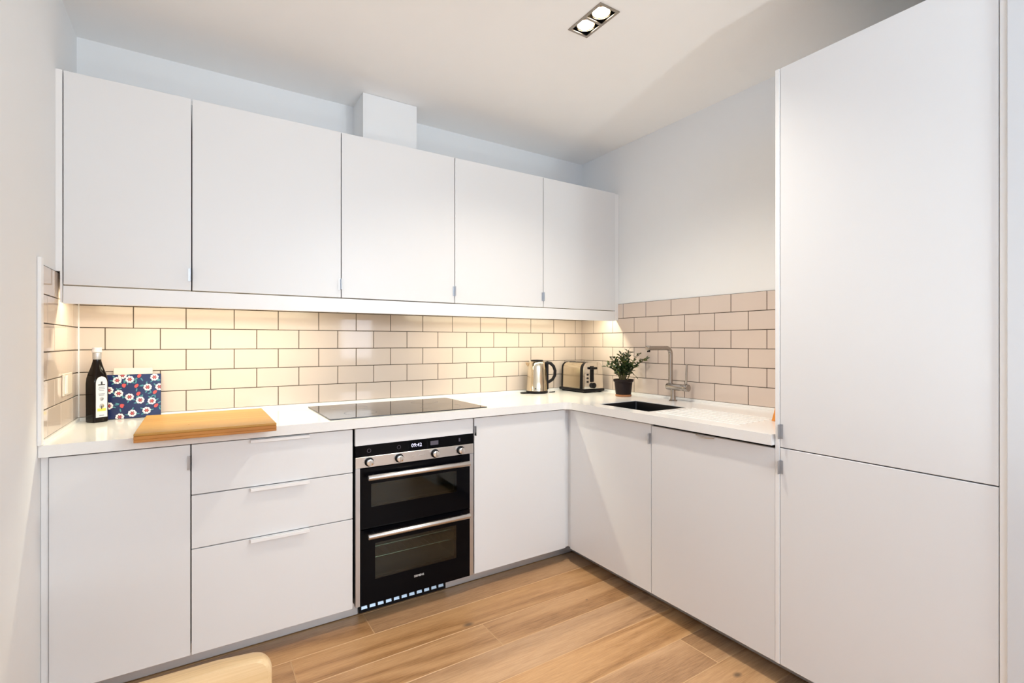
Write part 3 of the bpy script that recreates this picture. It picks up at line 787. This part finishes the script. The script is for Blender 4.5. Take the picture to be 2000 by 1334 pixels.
bd = MB(); bd.prism(arch(tx0+.004, tx1-.004, zb, zt_-.003, .045), 1, ty0+.0505, ty1-.02, M['kettle']); bd.build('body', t)
MB().prism(arch(tx0+.002, tx1-.002, zb, zt_-.001, .046), 1, ty0+.018, ty0+.050, M['black']).build('end_trim', t)
MB().prism(arch(tx0+.002, tx1-.002, zb, zt_-.001, .046), 1, ty1-.0195, ty1-.005, M['black']).build('end_trim', t)
MB().prism(arch(tx0, tx1, zb, zt_, .046), 1, ty0, ty0+.0175, M['chrome']).build('front_cover', t)
sl = MB()
for x in (tx0+.045, tx1-.075): sl.box(x, x+.03, ty0+.065, ty1-.045, zt_-.0035, zt_-.0015, M['black'])
sl.build('slot', t)
cn = MB(); yf = ty0
cn.box(2.244, 2.276, yf-.004, yf-.0003, ZT+.072, ZT+.180, M['black'], .0015)
cn.box(2.236, 2.292, yf-.024, yf-.0045, ZT+.158, ZT+.174, M['black'], .004); cn.build('lever', t)
kn = MB(); kn.cyl((2.268, yf-.0003, ZT+.048), (2.268, yf-.016, ZT+.048), .019, M['black'], 24, .002); kn.build('dial', t)
for z in (.122, .098, .074):
    MB().cyl((2.222, yf-.0003, ZT+z), (2.222, yf-.005, ZT+z), .0065, M['black'], 14, .001).build('button', t)

# plant
px, py = 2.275, 2.262
t = thing('potted_plant', 'small leafy green plant in a dark pot between toaster and tap', 'plant', (px, py, ZT))
MB().lathe(px, py, [(.047, ZT+.0005), (.050, ZT+.002), (.050, ZT+.012), (.047, ZT+.013)], M['terra']).build('saucer', t)
MB().lathe(px, py, [(.046, ZT+.0135), (.048, ZT+.016), (.0565, ZT+.090), (.0625, ZT+.094), (.0635, ZT+.108), (.060, ZT+.108), (.057, ZT+.095)], M['pot'], cap1=False).build('pot', t)
MB().lathe(px, py, [(.055, ZT+.088), (.0555, ZT+.094), (.02, ZT+.097), (.001, ZT+.098)], M['soil']).build('soil', t)
rnd = random.Random(11)
st = MB(); lf = MB()
right = Vector((.8406, -.5416, 0)); fwd = Vector((.5416, .8406, 0))
def leaf(p, d, ln, wd, m):
    d = d.normalized(); s = d.cross(Vector((0, 0, 1)))
    if s.length < .1: s = Vector((1, 0, 0))
    s.normalize(); n = s.cross(d).normalized()
    s = (s*math.cos(tw)+n*math.sin(tw)).normalized() if (tw := rnd.uniform(-1.2, 1.2)) is not None else s
    n = s.cross(d).normalized()
    row = [(0, .1, 0), (.25, .8, .04), (.5, 1, .05), (.78, .62, 0), (1, .03, -.10)]
    vs = []
    for a, w_, h_ in row:
        c = p+d*ln*a+n*ln*h_
        vs += [c-s*wd*w_*.5+n*wd*.12*w_, c, c+s*wd*w_*.5+n*wd*.12*w_]
    fs = []
    for i in range(4):
        for j in range(2): fs.append([i*3+j, i*3+j+1, i*3+j+4, i*3+j+3])
    lf.add(vs, fs, m)
tips = []
for i in range(26):
    u = rnd.uniform(-1, 1); w_ = rnd.uniform(-1, 1); hgt = rnd.uniform(.08, .195)
    if i < 5: u = (-.95, -.6, .2, .75, 1.05)[i]; hgt = (.12, .165, .20, .19, .175)[i]
    tip = Vector((px, py, ZT+.095))+right*(u*.125+.014)+fwd*w_*.05+Vector((0, 0, hgt-.03*abs(u)))
    b0 = Vector((px, py, ZT+.094))+right*u*.02+fwd*w_*.02
    mid = (b0+tip)/2+Vector((0, 0, .015))-right*u*.02
    pts = [b0, (b0+mid)/2+Vector((0, 0, .006)), mid, (mid+tip)/2+Vector((0, 0, .004)), tip]
    st.tube(pts, [.0022, .002, .0018, .0014, .001], M['stem'], 6)
    for k in range(18):
        q = .22+.78*k/17; j = min(int(q*4), 3); fq = q*4-j; p = pts[j].lerp(pts[j+1], fq)
        a = k*2.4+i
        d = Vector((math.cos(a), math.sin(a), rnd.uniform(-.4, .9)))+(tip-b0).normalized()*.5
        leaf(p, d, rnd.uniform(.022, .038), rnd.uniform(.010, .015), M['leaf'] if rnd.random() < .72 else M['leaf2'])
# one pale shoot and one hanging twig
p0 = Vector((px, py, ZT+.20)); st.tube([p0-Vector((0, 0, .08)), p0, p0+Vector((-.004, 0, .06))], [.001, .001, .0006], M['leaf2'], 5)
for k in range(5): leaf(p0+Vector((-.003, 0, .012+.012*k)), Vector((math.cos(k*2.2), math.sin(k*2.2), .9)), .02, .004, M['leaf2'])
p1 = Vector((px, py, ZT+.15))+right*.055
st.tube([p1-right*.03, p1, p1+right*.035+Vector((0, 0, -.035))], [.001, .001, .0008], M['stem'], 5)
for k in range(3): leaf(p1+right*(.012*k)+Vector((0, 0, -.012*k)), right+Vector((0, 0, -1.2)), .024, .006, M['leaf'])
st.build('stems', t); lf.build('leaves', t, weld=False)

# wooden wedge next to the tall unit
o = MB(); o.prism([(1.200, ZT+.0008), (1.0300, ZT+.0008), (1.0300, ZT+.22), (1.120, ZT+.255), (1.168, ZT+.12)], 0, 2.098, 2.20, M['orange'])
o = o.build('knife_block', origin=(2.15, 1.1, ZT)); tag(o, 'orange wooden wedge-shaped block just peeping out beside the tall cabinet', 'wooden block')

# ------------------------------------------------------------------ chair in the foreground
t = thing('dining_chair', 'pale wooden chair, top corner of its backrest showing at the bottom left', 'chair', (-.12, .60, 0))
cr = MB()
ZCH = .804
pts = []
def rail_outline():
    xr, xl = .099, -.345; r = .022
    p = [(-.33, .58), (.062, .58), (.083, .70), (xr-.003, ZCH-.045-r*.2)]
    for i in range(1, 8):
        a = i*PI/2/8; p.append((xr-.003-r+r*math.cos(a), ZCH-.003-r+r*math.sin(a)))
    p += [(.03, ZCH), (-.05, ZCH), (-.20, ZCH), (-.29, ZCH-.004)]
    for i in range(0, 8):
        a = PI/2+i*PI/2/8; p.append((xl+r+.003+r*math.cos(a), ZCH-.016-r+r*math.sin(a)))
    p += [(-.337, .70), (-.315, .58)]
    return p[1:-1]+[(-.312, .58)]
out = rail_outline()
n = len(out); cx = sum(a for a, b in out)/n; cz = sum(b for a, b in out)/n
rings = []
for s_, dy in ((.94, 0), (.985, .004), (1, .010), (1, .020), (.985, .026), (.94, .030)):
    rr_ = []
    for a, b in out:
        x = cx+(a-cx)*(1-(1-s_)*.5); z = cz+(b-cz)*(1-(1-s_)*.5)
        rr_.append(Vector((x, .822+dy-.12*((x+.125)**2), z)))
    rings.append(rr_)
cr.rings(rings, M['chair']); cr.build('backrest', t)
sd = MB(); sd.box(-.345, .085, .36, .80, .43, .462, M['chair'], .012, seg=3); sd.build('seat', t)
for sx in (-.31, .05):
    l = MB(); l.tube([(sx, .795, .001), (sx, .785, .43), (sx, .81, .60)], [.014, .017, .015], M['chair'], 12); l.build('leg', t)
    l = MB(); l.tube([(sx, .39, .001), (sx, .40, .429)], [.013, .017], M['chair'], 12); l.build('leg', t)

# ------------------------------------------------------------------ lights
def area(name, loc, rot, sx, sy, e, col, spread=PI):
    l = bpy.data.lights.new(name, 'AREA'); l.shape = 'RECTANGLE'; l.size = sx; l.size_y = sy; l.energy = e; l.color = col; l.spread = spread
    o = bpy.data.objects.new(name, l); C.objects.link(o); o.location = loc; o.rotation_euler = rot; return o
def spot(name, loc, e, col, ang=150, r=.03, blend=.6):
    l = bpy.data.lights.new(name, 'SPOT'); l.energy = e; l.color = col; l.spot_size = math.radians(ang); l.spot_blend = blend; l.shadow_soft_size = r
    o = bpy.data.objects.new(name, l); C.objects.link(o); o.location = loc; return o
WARM = (1, .915, .79)
for i, (x, yv) in enumerate(bulbs): spot('downlight_lamp', (x, yv, ZC-.006), 43, WARM, 128, .028, 1.0)
area('strip_lamp', (.0875, 2.520, 1.4735), (0, 0, 0), .97, .02, 5.6, (1, .93, .68))
area('strip_lamp', (1.7875, 2.520, 1.4735), (0, 0, 0), 1.17, .02, 5.9, (1, .93, .68))
# added fill light pointing up, unseen, to brighten the ceiling
ux, uy = 1.42, -.70
t = thing('fill_uplighter', 'added fill light on a low metal stand, unseen behind the viewer', 'lamp', (ux, uy, 0))
MB().lathe(ux, uy, [(.12, .001), (.12, .012), (.02, .022), (.012, .03)], M['alu']).build('base', t)
MB().cyl((ux, uy, .025), (ux, uy, .38), .011, M['alu'], 14).build('pole', t)
MB().lathe(ux, uy, [(.012, .37), (.06, .38), (.12, .425), (.117, .427), (.055, .39), (.01, .382)], M['alu'], cap1=False).build('lamp_shade', t)
o = spot('fill_uplighter_lamp', (ux, uy, .44), 48, (.84, .95, 1), 150, .05, .5); o.rotation_euler = (PI, 0, 0)
t = thing('fill_pendant', 'added fill light hung like a pendant, unseen behind the viewer', 'lamp', (1.45, -1.0, ZC))  # added pendant, only here to fill ceiling and walls with light
MB().lathe(1.45, -1.0, [(.05, ZC-.03), (.055, ZC-.001)], M['alu']).build('ceiling_rose', t)
MB().cyl((1.45, -1.0, 2.10), (1.45, -1.0, ZC-.03), .003, M['black'], 8).build('cable', t)
MB().lathe(1.45, -1.0, [(.03, 2.09), (.03, 2.13), (.01, 2.14)], M['alu']).build('lamp_cap', t)
def point(name, loc, e, col, r):
    l = bpy.data.lights.new(name, 'POINT'); l.energy = e; l.color = col; l.shadow_soft_size = r
    o = bpy.data.objects.new(name, l); C.objects.link(o); o.location = loc; return o
point('fill_pendant_bulb', (1.45, -1.0, 1.95), 32, (.80, .95, 1), .13)  # added fill light of the unseen pendant
DAY = (.62, .81, 1)
area('added_daylight_side', (XL-.005, -2.6, 2.10), (0, -PI/2, 0), .7, 3.4, 34, (.28, .58, 1))  # added bluish fill through the unseen left window
area('daylight_rear', (2.8, Y2-.005, 1.425), (PI/2, 0, 0), .7, .95, 12, (.8, .86, 1))
area('added_daylight_high', (2.0, Y2-.005, 2.25), (PI/2, 0, 0), 4.0, .5, 108, (.84, .93, 1))  # added broad fill through the unseen high rear window

w = bpy.data.worlds.new('world'); sc.world = w; w.use_nodes = True
w.node_tree.nodes['Background'].inputs[0].default_value = (.75, .87, 1, 1)
w.node_tree.nodes['Background'].inputs[1].default_value = 1.0

# ------------------------------------------------------------------ camera
cam = bpy.data.cameras.new('camera'); co = bpy.data.objects.new('camera', cam); C.objects.link(co)
cam.sensor_width = 36; cam.lens = 17.3774; cam.shift_x = -.00286; cam.shift_y = .00096; cam.clip_start = .02
co.location = (0, 0, 1.2705); co.rotation_euler = (PI/2, 0, -0.5723)
sc.camera = co
sc.view_settings.view_transform = 'Standard'; sc.view_settings.look = 'None'
sc.view_settings.gamma = 1; sc.view_settings.use_curve_mapping = False
sc.view_settings.exposure = 0.04
cy = sc.cycles
cy.max_bounces = 12; cy.diffuse_bounces = 7; cy.glossy_bounces = 5; cy.transparent_max_bounces = 12
cy.caustics_reflective = False; cy.caustics_refractive = False; cy.sample_clamp_indirect = 4
cy.use_denoising = True
